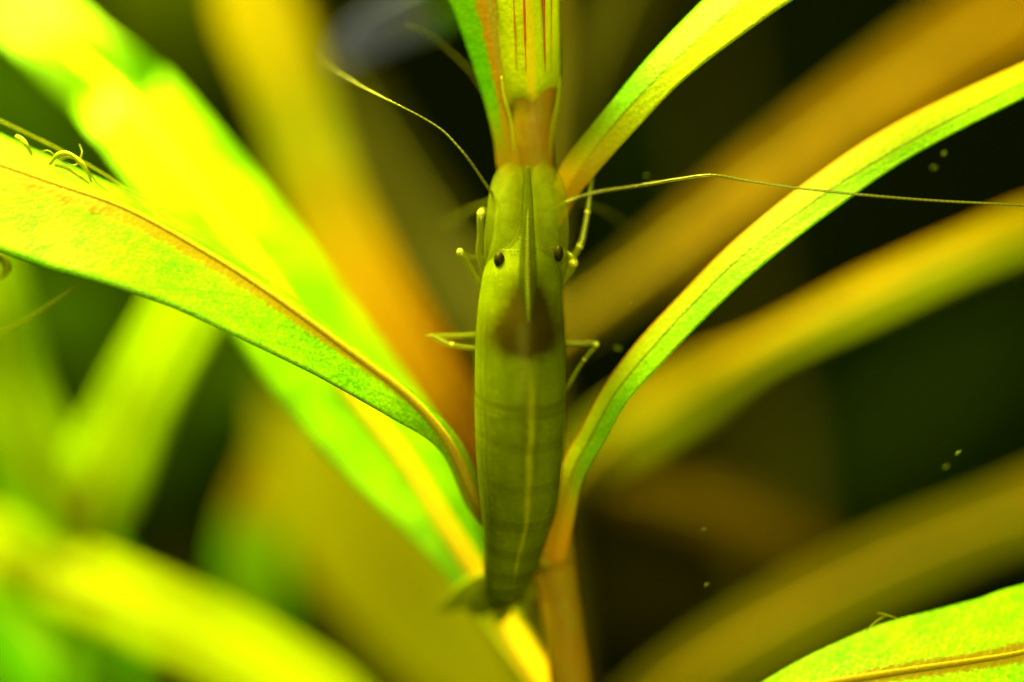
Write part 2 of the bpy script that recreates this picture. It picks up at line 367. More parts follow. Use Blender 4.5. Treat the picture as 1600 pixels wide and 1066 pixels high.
bleaf([(860, 790, 35, 14, 14, 20, -20), (915, 722, 32, 34, 38, 25, -20), (980, 672, 30, 46, 52, 25, -25), (1070, 618, 28, 46, 52, 25, -25), (1200, 545, 23, 30, 32, 30, -30), (1350, 472, 20, 38, 40, 30, -30), (1500, 405, 18, 40, 40, 30, -30), (1650, 345, 20, 38, 38, 30, -30), (1800, 290, 25, 3, 3, 20, -20)], OR2, 'yellow green leaf with an orange rim', seed=12)
bleaf([(862, 750, 36, 14, 14, 10, -10), (950, 762, 40, 26, 26, 15, -15), (1060, 782, 43, 34, 34, 20, -20), (1180, 822, 46, 34, 34, 20, -20), (1260, 858, 48, 26, 26, 20, -20), (1310, 888, 49, 3, 3, 10, -10)], OR3, 'dull brown leaf drooping to the right', seed=13)
bleaf([(900, 1280, 36, 16, 16, 20, -20), (985, 1150, 32, 50, 50, 20, -25), (1100, 1045, 29, 50, 56, 20, -25), (1250, 955, 27, 56, 64, 20, -25), (1400, 880, 26, 58, 66, 20, -25), (1550, 820, 26, 56, 60, 20, -25), (1720, 760, 26, 60, 60, 20, -25), (1880, 720, 26, 3, 3, 20, -20)], OR4, 'ochre leaf above the bright corner leaf', seed=14)
bleaf([(856, 800, 34, 14, 14, -20, 20), (790, 745, 31, 26, 30, -20, 20), (715, 665, 28, 44, 36, -20, 25), (645, 560, 27, 58, 48, -25, 28), (570, 430, 27, 66, 52, -28, 30), (505, 290, 28, 66, 52, -28, 32), (455, 140, 30, 66, 54, -28, 32), (400, -10, 32, 66, 56, -28, 32), (340, -150, 34, 3, 3, -20, 20)], OL1, 'orange and olive leaf rising to the left', seed=15)
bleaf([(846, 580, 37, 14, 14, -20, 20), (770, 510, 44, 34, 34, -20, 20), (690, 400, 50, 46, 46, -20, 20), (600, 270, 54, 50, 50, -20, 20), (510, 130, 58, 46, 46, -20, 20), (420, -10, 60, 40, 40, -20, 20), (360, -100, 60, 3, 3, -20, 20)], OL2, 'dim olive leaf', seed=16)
bleaf([(900, 1240, 37, 16, 16, -20, 20), (800, 1120, 40, 60, 60, -20, 20), (690, 990, 43, 96, 96, -20, 20), (580, 850, 45, 110, 100, -20, 20), (490, 720, 47, 84, 80, -20, 20), (420, 610, 49, 4, 4, -20, 20)], OL3, 'wide olive leaf low on the left', seed=17)
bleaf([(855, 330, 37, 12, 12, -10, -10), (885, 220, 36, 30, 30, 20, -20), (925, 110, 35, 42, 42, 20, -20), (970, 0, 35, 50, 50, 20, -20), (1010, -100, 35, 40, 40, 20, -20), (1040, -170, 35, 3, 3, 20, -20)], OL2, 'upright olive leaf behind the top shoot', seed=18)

# ------------------------------------------------------------------ bright green plant on the left, far out of focus
left = thing('leafy_water_plant', W(150, 1400, 46), 'bright lime green leafy plant, strongly blurred, under the sharp leaf', 'water plant')
lp = [(150, 1400, 46, 34), (140, 1050, 46, 34), (128, 930, 43, 32), (120, 830, 34, 28)]
tube('stem', [W(*q[:3]) for q in lp], [q[3] * PX * 1.23 for q in lp], M['stem_dim'], left, seg=14, sub=6)
LG1 = bgmat('leaf_lime', (0.36, 0.60, 0.002), (0.36, 0.56, 0.003), trans=0.45)
LG2 = bgmat('leaf_deep_green', (0.05, 0.20, 0.002), (0.06, 0.22, 0.002), trans=0.4)
LG3 = bgmat('leaf_brown_tipped', (0.07, 0.22, 0.002), (0.08, 0.22, 0.002), tip=(0.22, 0.15, 0.003), tip_from=0.70, trans=0.4)
LG4 = bgmat('leaf_yellow_lime', (0.40, 0.52, 0.003), (0.36, 0.46, 0.003), trans=0.4)
bleaf([(115, 830, 31, 24, 24, -20, 20), (62, 730, 29, 62, 56, -25, 25), (15, 610, 28, 60, 52, -28, 28), (-12, 490, 27, 58, 52, -28, 28), (-50, 360, 27, 50, 50, -28, 28), (-80, 250, 27, 3, 3, -20, 20)], LG1, 'lime leaf leaning left', left, seed=21)
bleaf([(125, 850, 31, 34, 34, 20, -20), (152, 760, 29, 60, 62, 28, -25), (200, 655, 28, 52, 54, 28, -28), (258, 545, 27, 50, 48, 28, -28), (325, 430, 26, 46, 44, 28, -28), (380, 320, 26, 3, 3, 20, -20)], LG1, 'lime leaf leaning right', left, seed=22)
bleaf([(140, 1010, 40, 20, 20, -20, 20), (60, 905, 34, 44, 44, -20, 20), (-60, 850, 32, 56, 56, -20, 20), (-200, 830, 32, 3, 3, -20, 20)], LG4, None, left, seed=23)
bleaf([(40, 890, 35, 10, 10, 20, -20), (110, 905, 33, 44, 46, 25, -25), (250, 962, 31, 50, 54, 25, -25), (390, 1030, 30, 52, 54, 25, -25), (520, 1105, 30, 46, 46, 25, -25), (640, 1180, 30, 3, 3, 20, -20)], LG4, 'yellow lime leaf arching down to the right', left, seed=24)
bleaf([(150, 1120, 50, 30, 30, -10, 10), (110, 1020, 56, 120, 110, -15, 15), (40, 930, 60, 130, 120, -15, 15), (-80, 850, 62, 80, 80, -15, 15), (-160, 800, 62, 3, 3, -10, 10)], LG2, 'deep green leaf', left, seed=25)
bleaf([(160, 1300, 46, 20, 20, 10, -10), (340, 1180, 42, 44, 44, 15, -15), (392, 1050, 40, 56, 56, 15, -15), (400, 920, 39, 58, 54, 15, -15), (405, 810, 39, 46, 42, 15, -15), (402, 715, 39, 4, 4, 10, -10)], LG3, 'green leaf with a brown tip', left, seed=26)

# ------------------------------------------------------------------ dim plants at the back
far = thing('leafy_water_plant', W(1300, 1500, 110), 'dark green plant barely lit in the gaps at the back right', 'water plant')
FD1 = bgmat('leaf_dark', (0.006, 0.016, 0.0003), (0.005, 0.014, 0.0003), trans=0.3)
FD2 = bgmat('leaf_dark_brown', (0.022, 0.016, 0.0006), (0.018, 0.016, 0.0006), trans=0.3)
fp = [(1300, 1500, 110, 30), (1240, 1000, 110, 28), (1180, 600, 112, 24), (1120, 200, 114, 18), (1080, -200, 114, 12)]
tube('stem', [W(*q[:3]) for q in fp], [q[3] * PX * 1.5 for q in fp], M['stem_dim'], far, seg=12, sub=5)
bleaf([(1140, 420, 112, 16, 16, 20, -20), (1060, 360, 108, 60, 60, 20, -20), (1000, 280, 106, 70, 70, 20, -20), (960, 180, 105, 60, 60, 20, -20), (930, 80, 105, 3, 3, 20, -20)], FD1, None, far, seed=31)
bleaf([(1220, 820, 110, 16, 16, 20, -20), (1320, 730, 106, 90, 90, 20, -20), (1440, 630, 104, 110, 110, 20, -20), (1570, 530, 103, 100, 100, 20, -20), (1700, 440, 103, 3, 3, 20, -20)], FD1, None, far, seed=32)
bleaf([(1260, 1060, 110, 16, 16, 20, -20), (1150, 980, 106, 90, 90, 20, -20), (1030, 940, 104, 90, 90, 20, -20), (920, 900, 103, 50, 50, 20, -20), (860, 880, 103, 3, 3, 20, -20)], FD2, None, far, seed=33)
far2 = thing('leafy_water_plant', W(330, 1500, 90), 'green plant in shade at the back left behind the glowing leaf', 'water plant')
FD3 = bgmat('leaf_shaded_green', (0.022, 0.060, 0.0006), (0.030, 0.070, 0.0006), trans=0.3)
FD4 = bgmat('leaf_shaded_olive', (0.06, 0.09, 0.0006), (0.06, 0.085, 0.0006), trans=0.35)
fp = [(330, 1500, 90, 30), (300, 1000, 90, 28), (280, 500, 90, 24), (250, 0, 90, 18), (240, -200, 90, 12)]
tube('stem', [W(*q[:3]) for q in fp], [q[3] * PX * 1.45 for q in fp], M['stem_dim'], far2, seg=12, sub=5)
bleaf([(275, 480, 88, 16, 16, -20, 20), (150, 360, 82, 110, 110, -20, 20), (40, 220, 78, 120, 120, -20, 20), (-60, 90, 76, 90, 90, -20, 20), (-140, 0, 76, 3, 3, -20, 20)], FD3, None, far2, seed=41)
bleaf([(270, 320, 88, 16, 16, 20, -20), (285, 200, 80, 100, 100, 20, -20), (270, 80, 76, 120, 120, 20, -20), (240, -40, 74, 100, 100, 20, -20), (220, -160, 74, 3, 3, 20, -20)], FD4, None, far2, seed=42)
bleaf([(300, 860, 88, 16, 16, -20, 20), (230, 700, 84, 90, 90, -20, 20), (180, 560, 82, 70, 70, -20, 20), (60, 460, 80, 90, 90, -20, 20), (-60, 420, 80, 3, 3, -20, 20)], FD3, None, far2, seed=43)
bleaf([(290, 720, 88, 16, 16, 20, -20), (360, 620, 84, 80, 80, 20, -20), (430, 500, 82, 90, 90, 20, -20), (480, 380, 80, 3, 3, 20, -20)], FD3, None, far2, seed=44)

# ------------------------------------------------------------------ leaf in the lower corner
corner = thing('leafy_water_plant', W(1120, 1400, 4), 'bright green leaf with a brown midrib rising from below at the ochre leaf', 'water plant')
tube('stem', [W(1120, 1400, 4), W(1110, 1250, 3), W(1120, 1130, 2)], [1.2, 1.1, 0.9], M['stem'], corner, seg=14, sub=6)
leaf(corner, [(1118, 1140, 2, 14, 14, 20, -20), (1180, 1095, 1, 18, 30, 30, -25), (1280, 1072, 0.2, 50, 64, 35, -28), (1400, 1052, -0.4, 78, 84, 35, -30), (1520, 1034, -0.6, 92, 90, 35, -30), (1600, 1020, -0.6, 100, 92, 35, -30), (1750, 985, -0.4, 96, 88, 35, -30), (1950, 930, 0, 3, 3, 30, -30)],
     M['leaf_corner'], rib=M['rib_front'], rib_r=(0.4, 0.12), na=25, sub=12, wave=0.03, seed=51)

# ------------------------------------------------------------------ the shrimp
shrimp = thing('shrimp', W(812, 620, 0), 'translucent green shrimp with black eyes clinging head up to the stem', 'shrimp')
ROLL = rad(10)
BODY = [  # py, centre px, half width px, centre depth mm, depth radius / width
    (262, 824, 14, 0.7, 0.4), (272, 824, 34, 0.5, 0.4), (300, 824, 45, 0.4, 0.5), (330, 823, 51, 0.3, 0.6), (362, 822, 54, 0.15, 0.7), (398, 819, 59, -0.05, 0.8), (430, 815, 64, -0.3, 0.9), (470, 813.5, 69, -0.5, 0.95), (510, 813, 72.5, -0.7, 1.0), (550, 813, 74.5, -0.8, 1.0), (600, 813, 75, -0.8, 1.0),
    (650, 812.5, 74.5, -0.75, 1.0), (700, 811.5, 71.5, -0.6, 1.0), (750, 811, 67.5, -0.3, 1.0), (800, 810, 61, 0.2, 1.0), (850, 803.5, 51, 1.0, 1.0), (890, 797, 44, 1.8, 1.0),
    (920, 791, 36, 2.6, 1.0), (938, 788, 28, 3.2, 1.0), (948, 787, 16, 3.6, 1.0)]
def body_at(py):
    for i in range(len(BODY) - 1):
        if BODY[i][0] <= py <= BODY[i + 1][0]:
            return cr(BODY, i + (py - BODY[i][0]) / (BODY[i + 1][0] - BODY[i][0]))
    return BODY[0] if py < BODY[0][0] else BODY[-1]
SEG_EDGES = [640, 700, 765, 822, 868, 905]
def section(py, ang, scale=1.0, lift=0.0):
    """point of the body surface; ang 0 = dorsal (towards the viewer), + to the right"""
    b = body_at(py); rw = b[2] * PX * scale + lift
    a = ang + ROLL
    x = math.sin(a); y = -math.cos(a)
    k = 1.0 if y < 0 else 0.8
    base = W(b[1], py, b[3])
    return base + Vector((rw * x, rw * b[4] * k * y, 0))
def shell_edge(py, ang):      # rear margins sweep tailwards along the back
    return py - 26 * (1 - math.cos(min(abs(ang), 1.6)))
nu, nv = 96, 250
verts, uvs, cols = [], [], []
y0, y1 = 262, 948
for j in range(nv):
    t = j / (nv - 1); py = y0 + (y1 - y0) * t
    for i in range(nu):
        ang = 2 * math.pi * i / nu - math.pi
        s = 0.945
        for e in SEG_EDGES:
            d = py - shell_edge(e, ang)
            if -14 < d < 14: s -= 0.006 * (1 - abs(d) / 14)
        q = section(py, ang, s)
        verts.append(q); uvs.append((i / nu, t))
        xx = math.sin(ang) * 75; nz = noise.noise(Vector((xx * .035, py * .03, 1.0))); nz2 = noise.noise(Vector((xx * .12, py * .1, 5.0)))
        fr = 1.0 if abs(ang) < 1.75 else 0.0
        # dark stomach and gland mass under the carapace: narrow in front, broad behind
        wdt = 62 + 32 * smooth(440, 530, py) - 16 * smooth(540, 575, py) + 12 * nz + 5 * nz2
        cx = xx - 6 * smooth(560, 440, py) + 2
        st = (1 - smooth(wdt * 0.06, wdt * 1.12, abs(cx))) * smooth(405, 480, py + 12 * nz) * (1 - smooth(530, 582, py + 8 * nz2 + 10 * nz + 0.09 * abs(cx))) * fr
        st *= 1.3 + 0.25 * smooth(440, 520, py) + 0.15 * nz2
        # pale gut line down the back
        gx = xx - 5 - 3.5 * noise.noise(Vector((py * .02, 0, 9)))
        gw = 6.0 + 2.0 * nz2
        gut = (1 - smooth(gw * 0.35, gw * 1.25, abs(gx))) * smooth(560, 640, py) * (1 - smooth(880, 925, py)) * fr
        gut = max(gut, 0.9 * (1 - smooth(2, 7, abs(xx - 4))) * (1 - smooth(470, 520, py)) * smooth(400, 440, py) * fr)
        # darker stripes beside the gut and at the segment seams
        dk = 0.5 * (1 - smooth(8, 22, abs(gx))) * smooth(570, 660, py) * (1 - smooth(700, 800, py)) * (1 - gut)
        for e in SEG_EDGES[:5]:
            d = py - shell_edge(e, ang)
            kk = 1.0 if e == 640 else 0.10
            dk = max(dk, 0.45 * kk * (1 - smooth(1.0, 6.0, abs(d))), 0.30 * kk * (1 - smooth(1, 4, abs(d - 14))))
        for off, am in ((1.02, 0.5), (1.22, 0.4), (0.86, 0.22)):      # glassy rim lines painted dark along the flanks
            dk = max(dk, am * (1 - smooth(0.015, 0.06, abs(abs(ang) - off - 0.03 * nz))) * smooth(440, 520, py) * (1 - smooth(820, 900, py)))
        clear = 0.18 + 0.56 * (1 - smooth(262, 345, py)) + 0.16 * (1 - smooth(345, 430, py)) + 0.10 * smooth(860, 940, py)
        cols.append((max(0, min(1, st)), max(0, min(1, gut)), max(0, min(1, dk)), 1 - clear * (1 - st)))
faces = grid_faces(nu, nv, True)
for end in (0, nv - 1):
    b = body_at(y0 if end == 0 else y1); c = len(verts)
    verts.append(W(b[1], (y0 - 4) if end == 0 else (y1 + 3), b[3])); uvs.append((0, 0)); cols.append((0, 0, 0, 0.4))
    for i in range(nu):
        a, d = end * nu + i, end * nu + (i + 1) % nu
        faces.append((d, a, c) if end == 0 else (a, d, c))
m = NT('shrimp_flesh'); p = m.mm()
at = m.n('ShaderNodeAttribute', attribute_name='pigment'); sp = m.n('ShaderNodeSeparateColor'); m.put(sp.inputs[0], at.outputs['Color'])
n1 = m.noise(p, 0.9, 4, 0.6); n2 = m.noise(p, 3.2, 3, 0.7)
mp = m.n('ShaderNodeMapping'); m.put(mp.inputs[0], p); mp.inputs['Scale'].default_value = (1, 1, 5.0)
n3 = m.noise(mp.outputs[0], 1.3, 4, 0.7)                        # fine muscle bands across the body
c = m.mix(m.ramp(n1, 0.35, 0.65), (0.082, 0.118, 0.001), (0.108, 0.150, 0.001))
c = m.mix(m.math('MULTIPLY', m.ramp(n3, 0.45, 0.7), 0.35), c, (0.060, 0.092, 0.001))
c = m.mix(m.math('MULTIPLY', m.ramp(n2, 0.52, 0.72), 0.5), c, (0.18, 0.21, 0.004))
c = m.mix(sp.outputs[2], c, (0.035, 0.048, 0.001))
c = m.mix(m.math('MULTIPLY', sp.outputs[1], 0.8), c, (0.25, 0.27, 0.006))
c = m.mix(m.math('MULTIPLY', sp.outputs[0], 0.98), c, (0.014, 0.0050, 0.0001))
fl = m.pbr(c, 0.45, m.bump(m.math('ADD', n2, n3), 0.25, 0.12), 0.06, sss=0.08, sssr=(1, 1, .2), ssss=0.3)
tp = m.n('ShaderNodeBsdfTransparent'); m.put(tp.inputs[0], (0.92, 0.95, 0.6))
M['flesh'] = m.done(m.sh(at.outputs['Alpha'], tp.outputs[0], fl))
mesh('body', verts, faces, M['flesh'], shrimp, uvs, colors=cols)

def clear_mat(name, col, keep, rough=0.22, spec=0.5, tint=(0.97, 0.96, 0.70), scale=3.0, coat=0.3, fade=False):
    """thin see-through chitin: partly lets the view through, partly scatters, with a wet gloss"""
    m = NT(name); p = m.mm(); nn = m.noise(p, scale, 4, 0.6)
    c = m.mix(m.ramp(nn, 0.35, 0.7), col, tuple(x * 0.62 for x in col))
    s = m.pbr(c, rough, m.bump(nn, 0.25, 0.08), spec, coat)
    t = m.n('ShaderNodeBsdfTransparent'); m.put(t.inputs[0], tint)
    f = m.ramp(nn, 0.3, 0.7, keep * 0.8, min(1, keep * 1.2))
    if fade:
        _, u_, v_ = m.uv(); f = m.math('MULTIPLY', f, m.ramp(v_, 1.0, 0.45, 0.12, 1.0))
    return m.done(m.sh(f, t.outputs[0], s))
M['shell'] = clear_mat('shrimp_shell', (0.10, 0.13, 0.002), 0.035, 0.22, 0.4, scale=5.0, coat=0.0)
M['scale'] = clear_mat('shrimp_scale', (0.13, 0.165, 0.002), 0.30, 0.5, 0.1, scale=1.6, coat=0.0, fade=True)
M['limb'] = clear_mat('shrimp_limb', (0.17, 0.20, 0.006), 0.5, 0.2, 0.6, scale=4.0, coat=0.5)
M['joint'] = clear_mat('shrimp_joint', (0.46, 0.48, 0.08), 0.85, 0.2, 0.6, scale=5.0, coat=0.6)  # glints at the leg joints painted as a pale colour
M['fan'] = clear_mat('shrimp_fan', (0.16, 0.20, 0.002), 0.8, 0.5, 0.1, scale=1.2, coat=0.0)
def shell(name, pa, pb, lift, n=18, arc=1.95, flare=0.06, front_curve=False):
    vv, uu = [], []; k = 57
    for j in range(n):
        t = j / (n - 1)
        for i in range(k):
            ang = -arc + 2 * arc * i / (k - 1)
            a = shell_edge(pa, ang) if front_curve else pa
            py = a + (shell_edge(pb, ang) - a) * t
            vv.append(section(py, ang, 1.0, lift * 0 + flare * t * t - 0.02)); uu.append((i / k, t))
    o = mesh(name, vv, grid_faces(k, n), M['shell'], shrimp, uu)
    md = o.modifiers.new('thickness', 'SOLIDIFY'); md.thickness = 0.03 * MM; md.offset = -1
    return o
shell('carapace', 388, 655, 0, n=40, flare=0.04)
ed = [640] + SEG_EDGES[1:] + [940]
for a, b in zip(ed[:-1], ed[1:]): shell('abdomen_segment', a - 8, b + 8, 0, flare=0.015, front_curve=True)

# eyes on short stalks
m = NT('shrimp_eye'); M['eye'] = m.done(m.pbr(m.mix(m.ramp(m.noise(m.mm(), 9.0, 2), 0.4, 0.7), (0.006, 0.006, 0.001), (0.016, 0.012, 0.002)), 0.6, None, 0.1))
def ball(name, c, r, mat, parent, sx=1, sy=1, sz=1, nu=20, nv=12):
    vv, ff, uu = [], [], []
    for j in range(nv + 1):
        th = math.pi * j / nv
        for i in range(nu):
            a = 2 * math.pi * i / nu
            vv.append(c + Vector((r * sx * math.sin(th) * math.cos(a), r * sy * math.sin(th) * math.sin(a), r * sz * math.cos(th)))); uu.append((i / nu, j / nv))
    return mesh(name, vv, grid_faces(nu, nv + 1, True), mat, parent, uu)
for ex, ey, kx in ((780, 406, 1), (873, 396, 0.85)):
    q = W(ex, ey, -1.62 if ex < 800 else -1.45)
    e = ball('eye', q, 0.40, M['eye'], shrimp, 0.85 * kx, 0.9, 1.25)
    inner = W(804 if ex < 800 else 846, 398, -1.0)
    tube('eyestalk', [inner, inner.lerp(q, 0.6) + Vector((0, 0.25, 0.1)), q + Vector((0, 0.22, 0.12))], [0.34, 0.42, 0.46], M['scale'], e, seg=12, sub=5)

# antennal scales, antennule stalks, rostrum
def plate(name, rows, mat, thick=0.12, cup=0.3, na=13, sub=8):
    """rows: px, py, depth, half width px, tilt deg"""
    n = (len(rows) - 1) * sub + 1; vv, uu = [], []
    for j in range(n):
        s = cr(rows, (len(rows) - 1) * j / (n - 1))
        for i in range(na):
            q = 2 * i / (na - 1) - 1
            vv.append(W(s[0] + q * max(.3, s[3]), s[1], s[2] + q * s[3] * PX * math.tan(rad(s[4])) + cup * q * q * s[3] * PX)); uu.append((i / na, j / n))
    o = mesh(name, vv, grid_faces(na, n), mat, shrimp, uu)
    md = o.modifiers.new('thickness', 'SOLIDIFY'); md.thickness = thick * MM; md.offset = 0
    return o
plate('antennal_scale', [(788, 440, -0.6, 22, -25), (785, 400, -1.35, 28, -20), (787, 350, -1.2, 28, -12), (791, 310, -0.7, 27, -10), (794, 285, -0.3, 25, -12), (797, 268, 0.0, 20, -8), (800, 257, 0.2, 10, 0), (801, 252, 0.3, 1, 0)], M['scale'])
plate('antennal_scale', [(860, 440, -0.6, 20, 25), (861, 400, -1.35, 25, 20), (861, 350, -1.2, 27, 12), (859, 310, -0.7, 26, 10), (855, 285, -0.3, 24, 12), (851, 268, 0.0, 19, 8), (848, 257, 0.2, 9, 0), (847, 252, 0.3, 1, 0)], M['scale'])
for s in (-1, 1):
    tube('antennule_stalk', [W(824 + s * 17, 430, -0.9), W(824 + s * 17, 370, -1.2), W(824 + s * 16, 325, -0.85), W(824 + s * 15, 285, -0.3), W(824 + s * 12, 262, -0.1)],
         [0.6, 0.66, 0.62, 0.5, 0.2], M['scale'], shrimp, seg=14, sub=6, flat=0.4)
m = NT('shrimp_rostrum'); p = m.mm(); _, u, v = m.uv()
side = m.math('ABSOLUTE', m.math('SUBTRACT', m.math('FRACT', m.math('ADD', u, 0.25)), 0.5))
c = m.mix(m.ramp(m.noise(p, 2.0, 3), 0.3, 0.7), (0.026, 0.036, 0.0005), (0.034, 0.045, 0.0005))
tp = m.n('ShaderNodeBsdfTransparent')
M['rostrum'] = m.done(m.sh(0.38, m.pbr(c, 0.6, m.bump(m.noise(p, 6, 2), 0.2, 0.05), 0.03), tp.outputs[0]))
rs = tube('rostrum', [W(826, 520, -3.35), W(826, 485, -3.2), W(825, 438, -2.9), W(825, 400, -2.6), (W(825, 350, -2.1)), W(825, 305, -1.4), W(825, 262, -0.7)],
     [0.06, 0.22, 0.56, 0.52, 0.38, 0.27, 0.08], M['rostrum'], shrimp, seg=16, sub=8, flat=0.35)
tube('rostrum_ridge', [W(826, 505, -3.50), W(826, 480, -3.42), W(825, 440, -3.14), W(825, 400, -2.84), W(825, 355, -2.30), W(825, 320, -1.72)],
     [0.04, 0.10, 0.16, 0.14, 0.09, 0.03], clear_mat('shrimp_ridge', (0.085, 0.10, 0.002), 0.85, 0.5, 0.05, scale=3), rs, seg=10, sub=8)

# antennae
m = NT('shrimp_antenna'); _, u, v = m.uv()
band = m.math('SINE', m.math('MULTIPLY', v, 2 * math.pi / 0.34))
c = m.mix(m.ramp(band, 0.1, 0.8), (0.12, 0.125, 0.03), (0.07, 0.075, 0.010))
t = m.n('ShaderNodeBsdfTransparent')
M['antenna'] = m.done(m.sh(0.35, m.pbr(c, 0.25, m.bump(band, 0.15, 0.03), 0.6, 0.4), t.outputs[0]))
m = NT('shrimp_antenna_faint'); t = m.n('ShaderNodeBsdfTransparent')
c = m.mix(m.ramp(m.noise(m.mm(), 2.0, 2), 0.3, 0.7), (0.10, 0.11, 0.005), (0.07, 0.075, 0.003))
M['antenna_thin'] = m.done(m.sh(0.6, m.pbr(c, 0.4, None, 0.4), t.outputs[0]))
def antenna(pts, r0, r1, mat='antenna', name='antenna'):
    n = len(pts)
    tube(name, [W(*q) for q in pts], [r0 + (r1 - r0) * (i / (n - 1)) ** 0.7 for i in range(n)], M[mat], shrimp, seg=8, sub=14)
antenna([(800, 345, 0.8), (767, 300, -0.3), (735, 253, -1.2), (712, 225, -1.4), (690, 203, -1.4), (655, 181, -1.2), (600, 153, -0.2), (560, 132, 1.2), (525, 110, 3), (500, 90, 5)], 0.12, 0.02)
antenna([(850, 345, 0.8), (886, 316, 0.4), (930, 301, 0.6), (1000, 290, 0.2), (1060, 280, -0.6), (1112, 274, -1.4), (1165, 282, -1.8), (1240, 293, -2.0), (1340, 304, -1.9), (1450, 313, -1.5), (1560, 319, -1.2), (1680, 326, -0.6), (1800, 330, 0)], 0.12, 0.075)
antenna([(818, 290, 1.2), (795, 225, 2.6), (762, 155, 3.6), (735, 112, 4), (700, 78, 4), (670, 54, 3.6), (645, 42, 3.2), (633, 38, 3)], 0.09, 0.05, 'antenna_thin', 'antennule')
antenna([(800, 290, 0), (765, 314, 3), (730, 331, 6), (695, 352, 9)], 0.15, 0.12, 'antenna_thin', 'antennule')
antenna([(850, 290, 0), (905, 316, 3.5), (950, 334, 6), (1000, 372, 10)], 0.15, 0.12, 'antenna_thin', 'antennule')

# walking legs
def walking_leg(pts, rr, joints):
    rr = [0.76 * r for r in rr]
    l = tube('leg', [W(*q) for q in pts], rr, M['limb'], shrimp, seg=12, sub=5)
    for j in joints:
        c = W(*pts[j]); ball('joint', c, rr[j] * 1.06, M['joint'], l, 1, 1, 1.05, 14, 8)
walking_leg([(790, 470, 0.8), (765, 440, 0.7), (750, 400, 0.4), (751, 368, 0.1), (752, 334, 0), (760, 330, 0.8), (785, 345, 2)], [.3, .3, .28, .28, .33, .22, .14], (4,))
walking_leg([(785, 500, 0.6), (762, 462, 0.4), (743, 433, 0.2), (730, 410, 0), (719, 394, -0.1), (735, 401, 0.7), (758, 404, 1.6), (790, 402, 2.4)], [.3, .3, .3, .28, .27, .17, .16, .1], (4,))
walking_leg([(790, 548, 1.0), (760, 546, 0.9), (735, 544, 0.8), (706, 539, 0.6), (688, 532, 0.6), (672, 524, 0.6)], [.2, .19, .18, .2, .24, .12], (3,))
walking_leg([(790, 522, 1.6), (740, 524, 1.4), (705, 525, 1.1), (682, 525, 0.9), (666, 525, 0.7)], [.2, .2, .2, .17, .08], ())
walking_leg([(850, 470, 0.8), (878, 440, 0.4), (896, 411, 0.0), (886, 396, 0.4), (862, 392, 1.2)], [.3, .32, .38, .24, .14], (2,))
walking_leg([(860, 440, 1.0), (886, 414, 0.6), (906, 385, 0.4), (914, 355, 0.5), (918, 332, 0.6), (922, 300, 0.8), (925, 268, 1.2), (918, 240, 2.0)], [.28, .27, .28, .24, .24, .19, .17, .07], (2, 4))
walking_leg([(850, 536, 0.8), (890, 536, 0.6), (912, 537, 0.5), (931, 538, 0.4), (913, 562, 0.6), (900, 582, 0.9), (887, 606, 1.2), (870, 640, 2.2)], [.26, .27, .27, .27, .17, .16, .14, .08], (3, 4))
# swimming legs under the abdomen, seen only from the side
for k, py in enumerate((690, 740, 790, 835)):
    for s in (-1, 1):
        b = body_at(py)
        tube('swimming_leg', [W(b[1] + s * 22, py, b[3] + 1.6), W(b[1] + s * 26, py + 16, b[3] + 2.6), W(b[1] + s * 24, py + 34, b[3] + 3.2)], [.3, .38, .1], M['limb'], shrimp, seg=8, sub=5, flat=0.5)
# tail fan
plate('telson', [(788, 915, 2.6, 18, 0), (786, 945, 3.8, 16, 0), (783, 962, 4.6, 12, 0), (782, 972, 5.2, 3, 0)], M['fan'], cup=0.4)
def uropod(pts, wid):
    n = (len(pts) - 1) * 6 + 1; vv, uu = [], []
    S = [cr([(*q, w_) for q, w_ in zip(pts, wid)], (len(pts) - 1) * j / (n - 1)) for j in range(n)]
    for j, s in enumerate(S):
        a, b = S[max(j - 1, 0)], S[min(j + 1, n - 1)]; tx, ty = b[0] - a[0], b[1] - a[1]; l = math.hypot(tx, ty) or 1
        for i in range(9):
            q = i / 4 - 1
            vv.append(W(s[0] - ty / l * q * s[3], s[1] + tx / l * q * s[3], s[2] + 0.1 * q * q * s[3] * PX)); uu.append((i / 9, j / n))
    o = mesh('uropod', vv, grid_faces(9, n), M['fan'], shrimp, uu)
    md = o.modifiers.new('thickness', 'SOLIDIFY'); md.thickness = 0.1 * MM; md.offset = 0
uropod([(786, 905, 3.4), (755, 918, 4.4), (728, 930, 5.4), (700, 946, 6.6), (684, 957, 7)], [12, 23, 21, 10, 1])
uropod([(786, 915, 3.8), (765, 935, 4.8), (745, 950, 5.8), (732, 962, 6.4)], [12, 18, 16, 1])
uropod([(795, 905, 3.4), (810, 916, 4.4), (823, 927, 5.2), (836, 934, 6)], [12, 17, 14, 1])
uropod([(792, 915, 3.8), (806, 932, 5), (818, 945, 6), (826, 952, 6.6)], [10, 14, 11, 1])

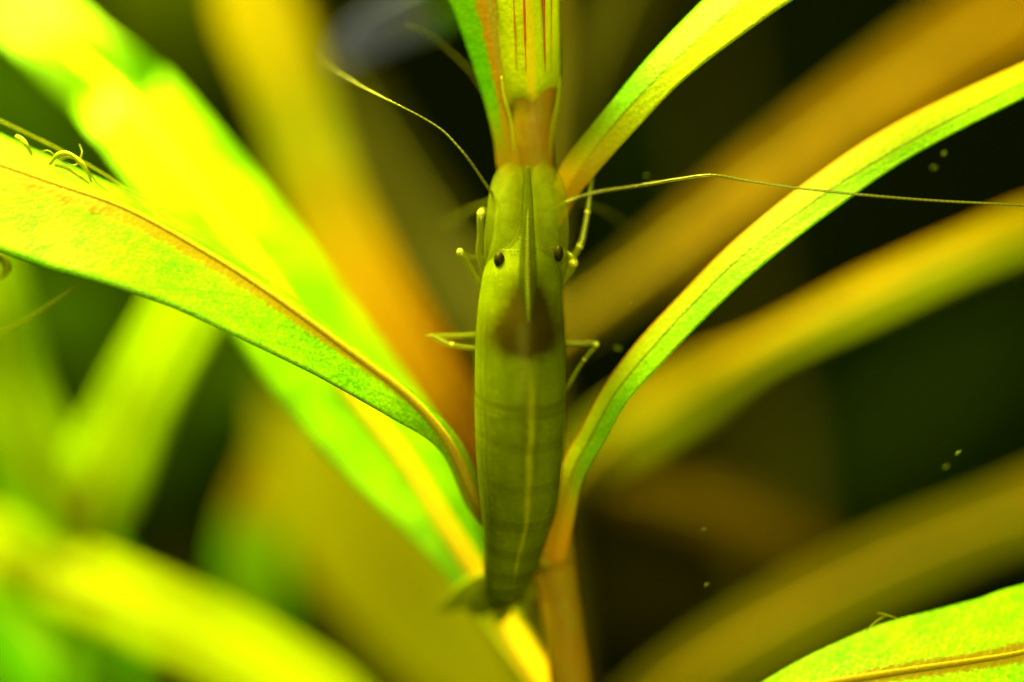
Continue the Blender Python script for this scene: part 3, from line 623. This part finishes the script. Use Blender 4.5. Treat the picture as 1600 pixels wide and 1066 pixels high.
# ------------------------------------------------------------------ algae threads and floating bits
M['algae'] = plain('algae', (0.30, 0.34, 0.01), 0.4, 0.4, 2.5, 0.5)
M['algae_thin'] = plain('algae_thin', (0.20, 0.24, 0.006), 0.5, 0.3, 2.5, 0.5, trans=0.45)
M['bit'] = plain('bit', (0.07, 0.10, 0.01), 0.5, 0.3, 4.0, 0.5)
def strand(pts, r, label, mat='algae', name='algae_thread'):
    P = [W(*q) for q in pts]
    o = tube(name, P, [r] * (len(P) - 1) + [r * 0.5], M[mat], None, seg=8, sub=10, base=P[0], wob=0.35)
    return tag(o, label, 'algae')
strand([(78, 256, -0.4), (90, 243, -0.7), (106, 240, -1.0), (122, 250, -1.0), (136, 268, -0.8), (143, 285, -0.4)], 0.15, 'curled pale algae loop on the upper edge of the sharp leaf')
strand([(86, 258, -0.5), (105, 263, -0.8), (125, 276, -0.8), (140, 287, -0.4)], 0.12, 'short algae strand closing the curled loop')
strand([(26, 214, -0.3), (34, 218, -0.6), (42, 228, -0.7), (50, 242, -0.3)], 0.15, 'stubby algae tuft beside the curled loop')
strand([(92, 250, -0.4), (112, 246, -0.9), (134, 262, -0.9), (150, 284, -0.5), (170, 300, 0.2)], 0.07, 'fine fibre curling over the pale algae loop', 'algae_thin')
strand([(60, 240, -0.2), (76, 236, -0.6), (96, 252, -0.7), (118, 258, -0.6), (128, 240, -0.4), (124, 226, 0.0)], 0.05, 'thin crooked fibre sticking up behind the pale algae loop', 'algae_thin')
strand([(-40, 170, 1.6), (40, 208, 1.4), (100, 238, 1.2), (180, 284, 0.8), (250, 345, 0.3), (330, 385, 0.5), (420, 440, 0.8)], 0.07, 'long thin thread running along the upper edge of the sharp leaf', 'algae_thin')
strand([(180, 284, 0.8), (240, 318, 0.6), (300, 352, 0.6), (390, 420, 0.9)], 0.05, 'second fine thread lying along the same leaf edge', 'algae_thin')
strand([(118, 449, 0.5), (80, 474, 1.5), (40, 500, 2.4), (-30, 535, 3.4)], 0.08, 'thin thread hanging under the sharp leaf', 'algae_thin')
strand([(-12, 395, 1.8), (4, 405, 1.8), (10, 420, 1.8), (0, 436, 1.8)], 0.28, 'orange tuft on the lower edge of the sharp leaf', 'algae')
strand([(1350, 994, 0.2), (1362, 978, 0.3), (1374, 968, 0.4), (1386, 962, 0.6)], 0.045, 'fine hair standing on the rim of the corner leaf', 'algae_thin')
strand([(1372, 958, 0.6), (1388, 962, 0.4), (1405, 968, 0.3)], 0.04, 'fine hair lying above the rim of the corner leaf', 'algae_thin')
for k, (x, y, dp, s, an) in enumerate(((1497, 708, 0.5, 9, 40), (1478, 730, 2.5, 7, 35), (1100, 828, 1.2, 6, 20), (1104, 914, 1.0, 7, 40), (986, 475, 0.8, 5, 60), (966, 545, 3.0, 9, -10),
                                       (1412, 135, 0.8, 6, 30), (1475, 240, 2.0, 8, 50), (1460, 262, 3.0, 7, 10), (1010, 275, 3.0, 6, 0), (700, 690, -1, 0, 0))):
    if not s: continue
    c = W(x, y, dp); a = rad(an); vv, uu, nu_, nv_ = [], [], 9, 7
    for j in range(nv_):
        th = math.pi * j / (nv_ - 1)
        for i in range(nu_):
            ph = 2 * math.pi * i / nu_
            r = 0.58 * s * PX * (1 + 0.5 * noise.noise(Vector((math.cos(ph) * 1.3 + k * 5, math.sin(ph) * 1.3, th))))
            lx, lz, ly = r * math.cos(th), 0.42 * r * math.sin(th) * math.cos(ph), 0.42 * r * math.sin(th) * math.sin(ph)
            vv.append(c + Vector((lx * math.cos(a) - lz * math.sin(a), ly, lx * math.sin(a) + lz * math.cos(a)))); uu.append((i / nu_, j / nv_))
    tag(mesh('floating_speck', vv, grid_faces(nu_, nv_, True), M['bit'], None, uu, base=c), 'tiny pale speck drifting in the dark water', 'speck', 'specks drifting in the water')
for o in list(bpy.data.objects):
    if 'base' in o: del o['base']
